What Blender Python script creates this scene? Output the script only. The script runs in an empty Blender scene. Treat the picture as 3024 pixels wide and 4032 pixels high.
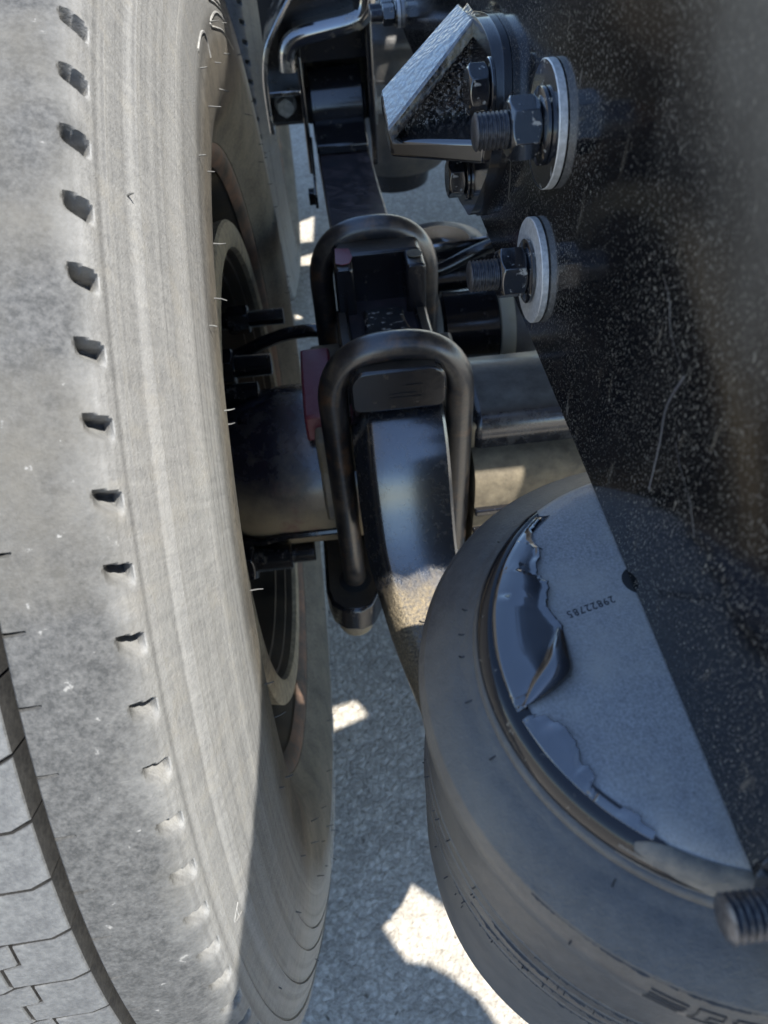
import bpy, bmesh, math, random
from mathutils import Vector, Matrix
R_ = math.radians
random.seed(7)
sc = bpy.context.scene
COL = sc.collection

# ------------------------------------------------------------------ camera
cam = bpy.data.cameras.new('camera')
cam_o = bpy.data.objects.new('camera', cam)
COL.objects.link(cam_o)
cr = Vector((0.993431705858499, -0.10414436733815143, -0.047406714153258714))
cu = Vector((0.10926387927862644, 0.74032832904061, 0.6633063921785497))
cf = Vector((0.03398309109039896, 0.6641294421810213, -0.74684485239457))
cam_o.matrix_world = Matrix(((cr.x, cu.x, -cf.x, 0.0), (cr.y, cu.y, -cf.y, -0.56858598),
                             (cr.z, cu.z, -cf.z, 1.04573011), (0, 0, 0, 1)))
cam.sensor_fit = 'HORIZONTAL'
cam.sensor_width = 24.0
cam.lens = 22.394
cam.clip_start = 0.01
cam.clip_end = 500
cam.dof.use_dof = True
cam.dof.focus_distance = 0.40
cam.dof.aperture_fstop = 11.0
sc.camera = cam_o

# ------------------------------------------------------------------ light
SUN_DIR = Vector((0.38, -0.33, 1.0)).normalized()      # towards the sun
el = math.asin(SUN_DIR.z)
az = math.atan2(SUN_DIR.x, SUN_DIR.y)
world = bpy.data.worlds.new('World')
sc.world = world
world.use_nodes = True
wn = world.node_tree
wn.nodes.clear()
sky = wn.nodes.new('ShaderNodeTexSky')
sky.sky_type = 'NISHITA'
sky.sun_disc = False
sky.sun_elevation = el
sky.sun_rotation = az
sky.altitude = 900
sky.air_density = 1.0
sky.dust_density = 0.15
sky.ozone_density = 2.0
bg = wn.nodes.new('ShaderNodeBackground')
bg.inputs['Strength'].default_value = 0.15
wo = wn.nodes.new('ShaderNodeOutputWorld')
wn.links.new(sky.outputs[0], bg.inputs[0])
wn.links.new(bg.outputs[0], wo.inputs[0])
sun = bpy.data.lights.new('sun', 'SUN')
sun.energy = 4.8
sun.angle = R_(0.5)
sun.color = (1.0, 0.965, 0.905)
sun_o = bpy.data.objects.new('sun', sun)
COL.objects.link(sun_o)
sun_o.rotation_euler = SUN_DIR.to_track_quat('Z', 'Y').to_euler()
sc.view_settings.view_transform = 'Standard'
sc.view_settings.look = 'None'
sc.view_settings.gamma = 1
sc.view_settings.exposure = 1.35

# ------------------------------------------------------------------ materials
def nt(name):
    m = bpy.data.materials.new(name)
    m.use_nodes = True
    t = m.node_tree
    t.nodes.clear()
    out = t.nodes.new('ShaderNodeOutputMaterial')
    p = t.nodes.new('ShaderNodeBsdfPrincipled')
    t.links.new(p.outputs[0], out.inputs[0])
    tc = t.nodes.new('ShaderNodeTexCoord')
    return m, t, p, tc

def noise(t, tc, scale, detail=4, rough=.55, stretch=(1, 1, 1), dist=0):
    mp = t.nodes.new('ShaderNodeMapping')
    mp.inputs['Scale'].default_value = stretch
    t.links.new(tc.outputs['Object'], mp.inputs[0])
    n = t.nodes.new('ShaderNodeTexNoise')
    n.inputs['Scale'].default_value = scale
    n.inputs['Detail'].default_value = detail
    n.inputs['Roughness'].default_value = rough
    n.inputs['Distortion'].default_value = dist
    t.links.new(mp.outputs[0], n.inputs['Vector'])
    return n.outputs[0]

def ramp(t, src, stops):
    r = t.nodes.new('ShaderNodeValToRGB')
    e = r.color_ramp.elements
    while len(e) < len(stops):
        e.new(0.5)
    for k, (pos, c) in enumerate(stops):
        e[k].position = pos
        e[k].color = (c, c, c, 1) if isinstance(c, (int, float)) else (*c, 1)
    t.links.new(src, r.inputs[0])
    return r.outputs[0]

def mix(t, fac, a, b):
    m = t.nodes.new('ShaderNodeMix')
    m.data_type = 'RGBA'
    for key, v in ((0, fac), (6, a), (7, b)):
        if hasattr(v, 'is_linked') or hasattr(v, 'links'):
            t.links.new(v, m.inputs[key])
        elif key == 0:
            m.inputs[0].default_value = v
        else:
            m.inputs[key].default_value = (*v, 1)
    return m.outputs[2]

def mul(t, a, b, op='MULTIPLY'):
    m = t.nodes.new('ShaderNodeMath')
    m.operation = op
    for k, v in ((0, a), (1, b)):
        if isinstance(v, (int, float)):
            m.inputs[k].default_value = v
        else:
            t.links.new(v, m.inputs[k])
    return m.outputs[0]

def bump(t, p, h, strength, dist=0.001):
    b = t.nodes.new('ShaderNodeBump')
    b.inputs['Strength'].default_value = strength
    b.inputs['Distance'].default_value = dist
    t.links.new(h, b.inputs['Height'])
    t.links.new(b.outputs[0], p.inputs['Normal'])
    return b

def rubber(name, dark, light, s1, s2, lo=.38, hi=.62, rough=.75, bs=.35, dust=None, stretch=(1, 1, 1), dlo=.5, dhi=.7, spec=.35, fine=900):
    m, t, p, tc = nt(name)
    a = noise(t, tc, s1, 6, .62, stretch)
    b = noise(t, tc, s2, 8, .65, stretch)
    f = mul(t, mul(t, a, .5), mul(t, b, .5), 'ADD')
    c = mix(t, ramp(t, f, [(lo, 0), (hi, 1)]), dark, light)
    if dust:
        d = noise(t, tc, 14, 6, .6)
        c = mix(t, ramp(t, d, [(dlo, 0), (dhi, 1)]), c, dust)
    t.links.new(c, p.inputs['Base Color'])
    p.inputs['Roughness'].default_value = rough
    p.inputs['Specular IOR Level'].default_value = spec
    g = noise(t, tc, fine, 4, .6)
    bump(t, p, mul(t, g, b, 'ADD'), bs, .0006)
    return m

def paint(name, base=(.010, .010, .012), rough=.16, dust=(.20, .175, .14), dscale=40, dlo=.55, dhi=.75, damt=.6, bs=.15, bscale=180, bd=.001, ham=0,
          rust=None, rscale=25, rlo=.62, rhi=.72, coat=.0, cior=1.7, spec=.5, fleck=None, top=0.0, topr=(.2, .95), zmask=None, ymask=None, spot=None):
    m, t, p, tc = nt(name)
    d = noise(t, tc, dscale, 8, .68)
    fd = mul(t, ramp(t, d, [(dlo, 0), (dhi, 1)]), damt)
    if top:      # settled dust on up-facing faces
        g = t.nodes.new('ShaderNodeNewGeometry')
        s = t.nodes.new('ShaderNodeSeparateXYZ')
        t.links.new(g.outputs['Normal'], s.inputs[0])
        fd = mul(t, fd, mul(t, ramp(t, s.outputs[2], [(topr[0], 0), (topr[1], 1)]), mul(t, d, top)), 'MAXIMUM')
    if zmask:    # road dirt caked on the lower part, ragged upper limit
        sz = t.nodes.new('ShaderNodeSeparateXYZ')
        t.links.new(tc.outputs['Object'], sz.inputs[0])
        zz = mul(t, sz.outputs[2], mul(t, mul(t, d, -.5, 'ADD'), zmask[2]), 'ADD')
        mr = t.nodes.new('ShaderNodeMapRange'); mr.inputs[1].default_value = zmask[0]; mr.inputs[2].default_value = zmask[1]
        t.links.new(zz, mr.inputs[0])
        fd = mul(t, mul(t, mr.outputs[0], .85), fd, 'MAXIMUM')
    if spot:     # a broad patch mixed towards the dust colour
        vm = t.nodes.new('ShaderNodeVectorMath'); vm.operation = 'DISTANCE'
        t.links.new(tc.outputs['Object'], vm.inputs[0]); vm.inputs[1].default_value = spot[0]
        dd = mul(t, vm.outputs['Value'], mul(t, mul(t, d, -.5, 'ADD'), spot[1] * .9), 'ADD')
        mr = t.nodes.new('ShaderNodeMapRange'); mr.inputs[1].default_value = spot[1]; mr.inputs[2].default_value = spot[1] * .25; mr.inputs[4].default_value = spot[2]
        t.links.new(dd, mr.inputs[0])
        fd = mul(t, fd, mr.outputs[0], 'MAXIMUM')
    ym = None
    if ymask:    # caked dirt towards the tail end, ragged limit
        sy = t.nodes.new('ShaderNodeSeparateXYZ')
        t.links.new(tc.outputs['Object'], sy.inputs[0])
        n1 = noise(t, tc, 110, 6, .65); n2 = noise(t, tc, 420, 4, .6)
        yy = mul(t, sy.outputs[1], mul(t, mul(t, mul(t, n1, .6), mul(t, n2, .4), 'ADD'), ymask[2]), 'ADD')
        mr = t.nodes.new('ShaderNodeMapRange'); mr.inputs[1].default_value = ymask[0]; mr.inputs[2].default_value = ymask[1]
        t.links.new(yy, mr.inputs[0])
        ym = mr.outputs[0]
        fd = mul(t, mul(t, ym, ramp(t, n2, [(.36, .35), (.62, 1)])), fd, 'MAXIMUM')
    c = mix(t, fd, base, dust)
    r = ramp(t, fd, [(0, rough), (1, .85)])
    if rust:
        rn = noise(t, tc, rscale, 8, .7)
        fr = ramp(t, rn, [(rlo, 0), (rhi, 1)])
        c = mix(t, fr, c, rust)
        r = mul(t, r, mul(t, fr, .6), 'MAXIMUM')
    if fleck:
        for sc_, lo_, hi_, col_, st_ in fleck:
            n = noise(t, tc, sc_, 2, .5, st_)
            ff = mul(t, ramp(t, n, [(lo_, 0), (hi_, 1)]), ramp(t, noise(t, tc, 16, 5, .6), [(.36, .35), (.62, 1)]))
            c = mix(t, ff, c, col_)
            r = mul(t, r, mul(t, ff, .8), 'MAXIMUM')
    t.links.new(c, p.inputs['Base Color'])
    t.links.new(r, p.inputs['Roughness'])
    p.inputs['Specular IOR Level'].default_value = spec
    cw = mul(t, mul(t, mul(t, fd, -1.0), 1.0, 'ADD'), coat)
    t.links.new(cw, p.inputs['Coat Weight'])
    p.inputs['Coat IOR'].default_value = cior
    p.inputs['Coat Roughness'].default_value = max(.04, rough * .8)
    h = noise(t, tc, bscale, 6, .6)
    if ham:
        vo = t.nodes.new('ShaderNodeTexVoronoi'); vo.feature = 'SMOOTH_F1'
        vo.inputs['Scale'].default_value = ham
        t.links.new(tc.outputs['Object'], vo.inputs['Vector'])
        h = mul(t, mul(t, vo.outputs['Distance'], -1.2), mul(t, h, .6), 'ADD')
    if ym is not None: h = mul(t, mul(t, h, mul(t, mul(t, ym, 1.0), .10, 'ADD')), 4.0)
    bump(t, p, h, bs, bd)
    return m

def metal(name, c1, c2, scale, metallic=.6, rlo=.35, rhi=.6, bs=.2, dust=None, dlo=.5, dhi=.7, streak=(1, 1, 1)):
    m, t, p, tc = nt(name)
    n = noise(t, tc, scale, 8, .7, streak)
    c = mix(t, ramp(t, n, [(.35, 0), (.68, 1)]), c1, c2)
    if dust:
        d = noise(t, tc, 45, 6, .6)
        c = mix(t, ramp(t, d, [(dlo, 0), (dhi, 1)]), c, dust)
    t.links.new(c, p.inputs['Base Color'])
    t.links.new(ramp(t, n, [(.3, rlo), (.7, rhi)]), p.inputs['Roughness'])
    p.inputs['Metallic'].default_value = metallic
    bump(t, p, n, bs, .0005)
    return m

M = {}
M['sidewall'] = rubber('dusty_sidewall_rubber', (.18, .178, .172), (.33, .325, .305), 34, 260, .42, .60, .8, .45, dust=(.30, .275, .225), dlo=.52, dhi=.85, stretch=(1, 1, 1))
def tyre_mat():
    m, t, p, tc = nt('weathered_tyre_rubber')
    sx = t.nodes.new('ShaderNodeSeparateXYZ')
    t.links.new(tc.outputs['Object'], sx.inputs[0])
    r = mul(t, mul(t, mul(t, sx.outputs[1], sx.outputs[1]), mul(t, sx.outputs[2], sx.outputs[2]), 'ADD'), .5, 'POWER')
    a = noise(t, tc, 75, 6, .65); b = noise(t, tc, 330, 6, .65); c = noise(t, tc, 26, 6, .6); e = noise(t, tc, 9, 5, .6)
    rr = mul(t, r, mul(t, mul(t, c, -.5, 'ADD'), .014), 'ADD')
    def two(x, y, lo, hi, c1, c2):
        return mix(t, ramp(t, mul(t, mul(t, x, .5), mul(t, y, .5), 'ADD'), [(lo, 0), (hi, 1)]), c1, c2)
    a2 = noise(t, tc, 150, 5, .65); b2 = noise(t, tc, 520, 4, .6)
    sh = two(a2, b2, .40, .61, (.038, .039, .039), (.088, .088, .086))
    sh = mix(t, ramp(t, e, [(.52, 0), (.75, 1)]), sh, (.098, .092, .078))
    # pale scuffs on the tread shoulder
    sh = mix(t, ramp(t, noise(t, tc, 150, 3, .6), [(.685, 0), (.74, 1)]), sh, (.21, .207, .197))
    ang = mul(t, sx.outputs[2], sx.outputs[1], 'ARCTAN2')
    cv = t.nodes.new('ShaderNodeCombineXYZ')
    t.links.new(mul(t, ang, 110.0), cv.inputs[0]); t.links.new(mul(t, r, 26.0), cv.inputs[1]); t.links.new(mul(t, sx.outputs[0], 26.0), cv.inputs[2])
    sn = t.nodes.new('ShaderNodeTexNoise'); sn.inputs['Scale'].default_value = 1.0; sn.inputs['Detail'].default_value = 6; sn.inputs['Roughness'].default_value = .62
    sn.inputs['Distortion'].default_value = .6
    t.links.new(cv.outputs[0], sn.inputs['Vector'])
    st = sn.outputs[0]
    sw = two(st, b, .38, .64, (.138, .138, .134), (.215, .213, .203))
    rn = t.nodes.new('ShaderNodeTexNoise'); rn.inputs['Scale'].default_value = 1.0; rn.inputs['Detail'].default_value = 5
    rv = t.nodes.new('ShaderNodeCombineXYZ'); t.links.new(mul(t, r, 330.0), rv.inputs[0]); t.links.new(mul(t, ang, 1.2), rv.inputs[1])
    t.links.new(rv.outputs[0], rn.inputs['Vector'])
    sw = mix(t, mul(t, ramp(t, rn.outputs[0], [(.40, 0), (.62, 1)]), .40), sw, (.245, .242, .23))
    sw = mix(t, mul(t, ramp(t, rn.outputs[0], [(.34, 1), (.45, 0)]), .40), sw, (.115, .114, .11))
    sw = mix(t, ramp(t, noise(t, tc, 55, 6, .65), [(.52, 0), (.80, 1)]), sw, (.218, .208, .184))
    bd = two(c, b, .40, .62, (.06, .054, .044), (.135, .118, .09))
    def band(lo, hi):
        mr = t.nodes.new('ShaderNodeMapRange'); mr.inputs[1].default_value = lo; mr.inputs[2].default_value = hi
        t.links.new(rr, mr.inputs[0]); return mr.outputs[0]
    col = mix(t, band(.5075, .5165), sw, sh)
    col = mix(t, band(.388, .412), bd, col)
    t.links.new(col, p.inputs['Base Color'])
    p.inputs['Roughness'].default_value = .78
    p.inputs['Specular IOR Level'].default_value = .35
    g = noise(t, tc, 900, 4, .6)
    bump(t, p, mul(t, mul(t, g, b, 'ADD'), mul(t, a, .5), 'ADD'), .55, .0007)
    return m
M['bead'] = rubber('brown_dusted_bead_rubber', (.095, .085, .068), (.20, .178, .14), 26, 240, .40, .62, .85, .4, dust=(.22, .185, .13), dlo=.48, dhi=.8)
M['tyre'] = tyre_mat()
M['tread'] = rubber('worn_tread_rubber', (.072, .074, .076), (.125, .127, .126), 60, 400, .40, .60, .7, .6)
M['groove'] = rubber('dark_groove_rubber', (.012, .012, .012), (.03, .029, .027), 60, 400, .40, .60, .8, .4)
M['hair'] = rubber('vent_rubber', (.06, .06, .06), (.14, .14, .13), 80, 300)
M['bag'] = rubber('air_spring_rubber', (.026, .027, .029), (.056, .0555, .055), 20, 240, .40, .62, .42, .4, dust=(.105, .093, .075), dlo=.46, dhi=.80, spec=.55)
M['flash'] = rubber('fresh_black_rubber', (.02, .02, .022), (.04, .04, .04), 80, 300, rough=.6)
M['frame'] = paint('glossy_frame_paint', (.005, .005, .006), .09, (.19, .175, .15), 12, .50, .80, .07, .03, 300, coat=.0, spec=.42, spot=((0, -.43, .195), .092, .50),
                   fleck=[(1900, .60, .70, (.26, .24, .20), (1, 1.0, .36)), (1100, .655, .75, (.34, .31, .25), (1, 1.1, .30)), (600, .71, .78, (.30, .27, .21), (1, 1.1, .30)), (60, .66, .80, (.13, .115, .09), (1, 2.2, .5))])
M['paint'] = paint('black_chassis_paint', damt=.5, dscale=70, bs=.12, coat=.25, cior=1.6, dlo=.58)
M['gloss'] = paint('gloss_black_bracket_paint', (.010, .010, .012), .14, (.20, .16, .11), 70, .60, .8, .5, .25, 160, coat=.9, cior=2.0)
M['pad'] = paint('black_cast_paint', (.009, .009, .011), .22, (.19, .15, .10), 60, .58, .82, .45, .45, 140, spec=.35, top=.35, topr=(.85, .99), coat=.35, cior=1.7)
M['ubolt'] = paint('black_bar_paint', (.014, .014, .016), .30, (.16, .12, .08), 45, .46, .80, .6, .4, 300, rust=(.12, .065, .032), rscale=30, rlo=.54, rhi=.72, coat=.5, cior=1.8)
M['arm'] = paint('black_arm_paint', (.014, .016, .020), .24, (.25, .20, .125), 190, .52, .78, .25, .6, 330, coat=1, cior=1.9, ymask=(-.165, -.187, .07))
M['rough'] = paint('rough_cast_paint', (.010, .010, .011), .10, (.30, .15, .09), 90, .60, .75, .35, 1.0, 300, bd=.004, ham=420, coat=.1, cior=1.6, fleck=[(520, .57, .63, (.30, .29, .28), (1, 1, 1)), (1000, .60, .66, (.34, .33, .32), (1, 1, 1))])  # the pale flecks are glints painted into the colour
M['slope'] = paint('glossy_rough_cast_paint', (.03, .028, .028), .12, (.34, .33, .30), 40, .42, .80, .5, 1.0, 300, top=.5, coat=.9, cior=2.1, bd=.0026, ham=330, rust=(.16, .045, .05), rscale=22, rlo=.55, rhi=.72)
M['axle'] = paint('dusty_axle_paint', (.03, .03, .033), .34, (.25, .20, .125), 18, .30, .62, .9, .5, 160, coat=.4, cior=1.6)
M['tan'] = paint('tan_road_dust', (.10, .082, .055), .7, (.23, .19, .125), 60, .35, .7, .9, .7, 160)
M['red'] = paint('purple_red_overspray', (.16, .028, .038), .35, (.24, .16, .15), 70, .5, .8, .5, .2, 200)
M['blue'] = paint('faded_black_paint', (.022, .024, .036), .30, (.17, .08, .08), 16, .5, .72, .6, .2, 200)
M['grey'] = paint('grey_dusty_paint', (.05, .05, .056), .36, (.24, .228, .205), 30, .36, .75, .8, .3, 200, top=.5)
M['cover'] = paint('black_paint_under_grey_dust', (.014, .014, .018), .22, (.24, .235, .22), 60, .42, .75, .3, .3, 160, top=.95, topr=(.80, .97), coat=.6, cior=1.7)
M['cream'] = paint('cream_plastic_band', (.46, .42, .31), .5, (.35, .30, .2), 60, .5, .8, .6)
M['dustlip'] = paint('dusty_steel_lip', (.085, .082, .076), .7, (.19, .17, .14), 140, .40, .66, .9, .4, 300)
M['crust'] = paint('caked_tan_dirt', (.10, .078, .046), .9, (.27, .215, .13), 170, .36, .64, 1, 1.0, 380, bd=.004, spec=.1)
M['rim'] = paint('rusty_brown_rim', (.018, .014, .011), .5, (.085, .062, .038), 14, .38, .7, .95, .3, 120)
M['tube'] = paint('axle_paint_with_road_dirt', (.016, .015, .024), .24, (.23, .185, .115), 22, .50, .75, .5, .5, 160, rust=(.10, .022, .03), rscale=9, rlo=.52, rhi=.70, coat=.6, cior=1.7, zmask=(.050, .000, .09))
M['drum'] = paint('sandy_drum_casting', (.11, .094, .066), .8, (.27, .228, .158), 90, .35, .7, 1, .8, 500)
M['flange'] = paint('rusted_wheel_flange', (.04, .031, .023), .6, (.17, .095, .06), 30, .40, .65, .9, .4, 200)
M['plate'] = metal('galvanised_plate', (.185, .182, .178), (.42, .415, .405), 1300, .35, .40, .62, .4, dust=(.40, .375, .33), dlo=.44, dhi=.80)
M['zinc'] = metal('zinc_washer', (.38, .38, .37), (.62, .62, .61), 500, .45, .4, .6, .2)
M['thread'] = metal('blackened_steel_thread', (.045, .047, .055), (.15, .155, .17), 600, .75, .25, .45, .1)
M['nut'] = paint('chipped_black_nut_paint', (.010, .011, .014), .12, (.34, .33, .30), 150, .585, .63, .85, .16, 300, coat=.8, cior=1.7)
M['film'] = paint('peeling_gloss_black_film', (.011, .012, .016), .09, (.14, .13, .125), 120, .52, .85, .25, .06, 90, coat=1, cior=1.9)
M['filmlip'] = paint('gloss_black_lip_film', (.010, .010, .012), .10, (.26, .23, .18), 150, .63, .74, .8, .10, 120, spec=.35)
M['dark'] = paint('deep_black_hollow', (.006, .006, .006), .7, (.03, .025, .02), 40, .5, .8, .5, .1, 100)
M['stamp'] = metal('stamped_dark_steel', (.02, .02, .024), (.07, .07, .08), 500, .5, .4, .6)
M['spring'] = paint('worn_leaf_paint', (.018, .016, .020), .36, (.12, .085, .085), 55, .45, .72, .6, .25, 240)
M['lip'] = paint('bright_gloss_black_paint', (.013, .013, .015), .14, (.33, .29, .22), 26, .52, .70, .8, .12, 120, coat=1, cior=2.6)
M['bolt'] = metal('dull_zinc_bolt', (.16, .165, .165), (.34, .34, .33), 200, .4, .35, .55)

# ground
def ground_mat():
    m, t, p, tc = nt('worn_asphalt')
    a = noise(t, tc, 6, 6, .6)
    b = noise(t, tc, 230, 5, .6)
    v = t.nodes.new('ShaderNodeTexVoronoi')
    v.inputs['Scale'].default_value = 115
    t.links.new(tc.outputs['Object'], v.inputs['Vector'])
    vs = t.nodes.new('ShaderNodeSeparateColor')
    t.links.new(v.outputs['Color'], vs.inputs[0])
    vd = ramp(t, v.outputs['Distance'], [(.30, 1.0), (.62, .35)])
    f = mul(t, mul(t, b, .45), mul(t, mul(t, vs.outputs[0], .26), vd), 'ADD')
    f = mul(t, f, mul(t, a, .25), 'ADD')
    c = ramp(t, f, [(.26, (.235, .212, .178)), (.46, (.43, .392, .332)), (.66, (.60, .55, .47))])
    sp = noise(t, tc, 60, 2, .5)
    c = mix(t, ramp(t, sp, [(.68, 0), (.75, 1)]), c, (.11, .095, .075))
    t.links.new(c, p.inputs['Base Color'])
    p.inputs['Roughness'].default_value = .92
    p.inputs['Specular IOR Level'].default_value = .2
    bump(t, p, mul(t, b, mul(t, v.outputs['Distance'], -.6), 'ADD'), .9, .005)
    return m
M['ground'] = ground_mat()

# ------------------------------------------------------------------ mesh helpers
class MB:
    def __init__(s):
        s.v = []; s.f = []
    def add(s, vs, fs, mtx=None):
        o = len(s.v)
        s.v += [tuple(mtx @ Vector(q)) if mtx else tuple(q) for q in vs]
        s.f += [tuple(i + o for i in f) for f in fs]
        return s
    def box(s, lo, hi, mtx=None):
        (a, b, c), (d, e, f) = lo, hi
        v = [(a, b, c), (d, b, c), (d, e, c), (a, e, c), (a, b, f), (d, b, f), (d, e, f), (a, e, f)]
        return s.add(v, [(3, 2, 1, 0), (4, 5, 6, 7), (0, 1, 5, 4), (1, 2, 6, 5), (2, 3, 7, 6), (3, 0, 4, 7)], mtx)
    def prism(s, poly, axis, lo, hi, mtx=None):
        n = len(poly)
        def P(q, h):
            if axis == 'x': return (h, q[0], q[1])
            if axis == 'y': return (q[0], h, q[1])
            return (q[0], q[1], h)
        v = [P(q, lo) for q in poly] + [P(q, hi) for q in poly]
        f = [tuple(range(n))[::-1], tuple(range(n, 2 * n))]
        f += [(i, (i + 1) % n, (i + 1) % n + n, i + n) for i in range(n)]
        return s.add(v, f, mtx)
    def loft(s, rings, cap=True):
        n = len(rings[0]); v = []; f = []
        for r in rings: v += r
        for k in range(len(rings) - 1):
            for i in range(n):
                j = (i + 1) % n
                f.append((k * n + i, k * n + j, (k + 1) * n + j, (k + 1) * n + i))
        if cap:
            f.append(tuple(range(n))[::-1]); f.append(tuple(range((len(rings) - 1) * n, len(rings) * n)))
        return s.add(v, f)
    def lathe(s, prof, axis, c, seg=48, a0=0, a1=360, closed=True):
        """prof: (h along axis, radius)"""
        full = abs(a1 - a0) >= 359.9
        cnt = seg if full else seg + 1
        v = []; f = []
        for i in range(cnt):
            a = R_(a0 + (a1 - a0) * i / seg)
            ca, sa = math.cos(a), math.sin(a)
            for h, r in prof:
                if axis == 'x': v.append((c[0] + h, c[1] + r * ca, c[2] + r * sa))
                elif axis == 'y': v.append((c[0] + r * ca, c[1] + h, c[2] + r * sa))
                else: v.append((c[0] + r * ca, c[1] + r * sa, c[2] + h))
        n = len(prof)
        for i in range(seg if full else seg):
            j = (i + 1) % cnt
            for k in range(n - 1):
                f.append((i * n + k, j * n + k, j * n + k + 1, i * n + k + 1))
        return s.add(v, f)
    def tube(s, pts, r, seg=12, cap=True):
        pts = [Vector(q) for q in pts]
        rings = []; prev = None
        for i, q in enumerate(pts):
            d = (pts[min(i + 1, len(pts) - 1)] - pts[max(i - 1, 0)]).normalized()
            if prev is None:
                up = Vector((0, 0, 1)) if abs(d.z) < .9 else Vector((1, 0, 0))
                u = d.cross(up).normalized()
            else:
                u = (prev - d * prev.dot(d)).normalized()
            prev = u
            w = d.cross(u)
            rr = r[i] if isinstance(r, (list, tuple)) else r
            rings.append([tuple(q + (u * math.cos(2 * math.pi * k / seg) + w * math.sin(2 * math.pi * k / seg)) * rr) for k in range(seg)])
        return s.loft(rings, cap)
    def mesh(s, name, mat, base=(0, 0, 0), ang=35):
        me = bpy.data.meshes.new(name)
        b = Vector(base)
        me.from_pydata([tuple(Vector(q) - b) for q in s.v], [], s.f)
        bm = bmesh.new(); bm.from_mesh(me)
        bmesh.ops.recalc_face_normals(bm, faces=bm.faces)
        bm.to_mesh(me); bm.free()
        me.materials.append(mat)
        for p in me.polygons: p.use_smooth = True
        me.set_sharp_from_angle(angle=R_(ang))
        return me

def link(name, me, parent=None, bev=0, bseg=2):
    o = bpy.data.objects.new(name, me)
    COL.objects.link(o)
    if parent is not None: o.parent = parent
    if bev:
        b = o.modifiers.new('bevel', 'BEVEL')
        b.width = bev; b.segments = bseg; b.limit_method = 'ANGLE'; b.angle_limit = R_(40)
        b.harden_normals = False
    return o

def thing(name, label, cat, base=(0, 0, 0), group=None):
    o = bpy.data.objects.new(name, None)
    COL.objects.link(o)
    o.empty_display_size = .05
    o.location = base
    o['label'] = label; o['category'] = cat
    if group: o['group'] = group
    return o

def part(name, mb, mat, parent, bev=0, ang=35, bseg=2, base=None, root=None):
    """root: the thing whose base the vertices are relative to"""
    r = root or parent
    b = base if base is not None else tuple(r.location)
    return link(name, mb.mesh(name, M[mat] if isinstance(mat, str) else mat, b, ang), parent, bev, bseg)

def tag(o, label, cat, group=None):
    o['label'] = label; o['category'] = cat
    if group: o['group'] = group
    return o

def spline(pts, per=8):
    """Catmull-Rom through 3D or 2D points"""
    P = [Vector(q) for q in pts]
    out = []
    for i in range(len(P) - 1):
        p0 = P[max(i - 1, 0)]; p1 = P[i]; p2 = P[i + 1]; p3 = P[min(i + 2, len(P) - 1)]
        for k in range(per):
            t = k / per
            out.append(.5 * ((2 * p1) + (p2 - p0) * t + (2 * p0 - 5 * p1 + 4 * p2 - p3) * t * t + (3 * p1 - p0 - 3 * p2 + p3) * t ** 3))
    out.append(P[-1])
    return out

def hexpoly(c, af, rot=0):
    r = af / math.sqrt(3)
    return [(c[0] + r * math.cos(R_(rot + 60 * k)), c[1] + r * math.sin(R_(rot + 60 * k))) for k in range(6)]

def hex_mb(axis, c, af, lo, hi, rot=0, cham=True):
    """hex prism along axis with turned chamfers; c = centre in the other two coordinates"""
    mb = MB()
    d = (hi - lo)
    rc = af * .5 * .96
    seg = 36
    rings = []
    def P(u, v, h):
        if axis == 'x': return (h, u, v)
        if axis == 'y': return (u, h, v)
        return (u, v, h)
    def hexr(a):
        a = (a - rot + 30) % 60 - 30
        # flats centred at rot+30
        a2 = (a if a >= 0 else a + 60) - 30
        return af * .5 / math.cos(R_(a2))
    for h, kind in ((lo, 'c'), (lo + .0, 'm'), (hi - .0, 'm'), (hi, 'c')):
        ring = []
        for k in range(seg):
            a = 360 * k / seg + rot
            rr = hexr(a)
            hh = h
            if kind == 'c':
                rr = rc
            else:
                ex = max(0, rr - rc * 1.02)
                hh = lo + ex * .62 + .0003 if h == lo else hi - ex * .62 - .0003
            ring.append(P(c[0] + rr * math.cos(R_(a)), c[1] + rr * math.sin(R_(a)), hh))
        rings.append(ring)
    return mb.loft(rings)

def thread_mb(axis, c, r, lo, hi, pitch=.0018, depth=.0008):
    n = max(3, int(abs(hi - lo) / pitch))
    prof = [(lo, 0), (lo, r - depth * 1.6)]
    for k in range(n):
        a = lo + (hi - lo) * k / n; w = (hi - lo) / n
        prof += [(a + w * .15, r - depth), (a + w * .45, r), (a + w * .6, r), (a + w * .95, r - depth)]
    prof += [(hi, r - depth)]
    cc = {'x': (0, c[0], c[1]), 'y': (c[0], 0, c[1]), 'z': (c[0], c[1], 0)}[axis]
    return MB().lathe(prof, axis, cc, 24)

def disc_mb(axis, c, r, lo, hi, hole=0, seg=48, ch=.0004):
    cc = {'x': (0, c[0], c[1]), 'y': (c[0], 0, c[1]), 'z': (c[0], c[1], 0)}[axis]
    prof = [(lo, hole), (lo, r - ch), (lo + ch * (1 if hi > lo else -1), r), (hi - ch * (1 if hi > lo else -1), r), (hi, r - ch), (hi, hole)]
    return MB().lathe(prof, axis, cc, seg)

# ------------------------------------------------------------------ ground
g = MB()
g.add([(-40, -40, 0), (40, -40, 0), (40, 40, 0), (-40, 40, 0)], [(0, 1, 2, 3)])
go = link('ground', g.mesh('ground', M['ground']))
go['kind'] = 'structure'

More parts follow.
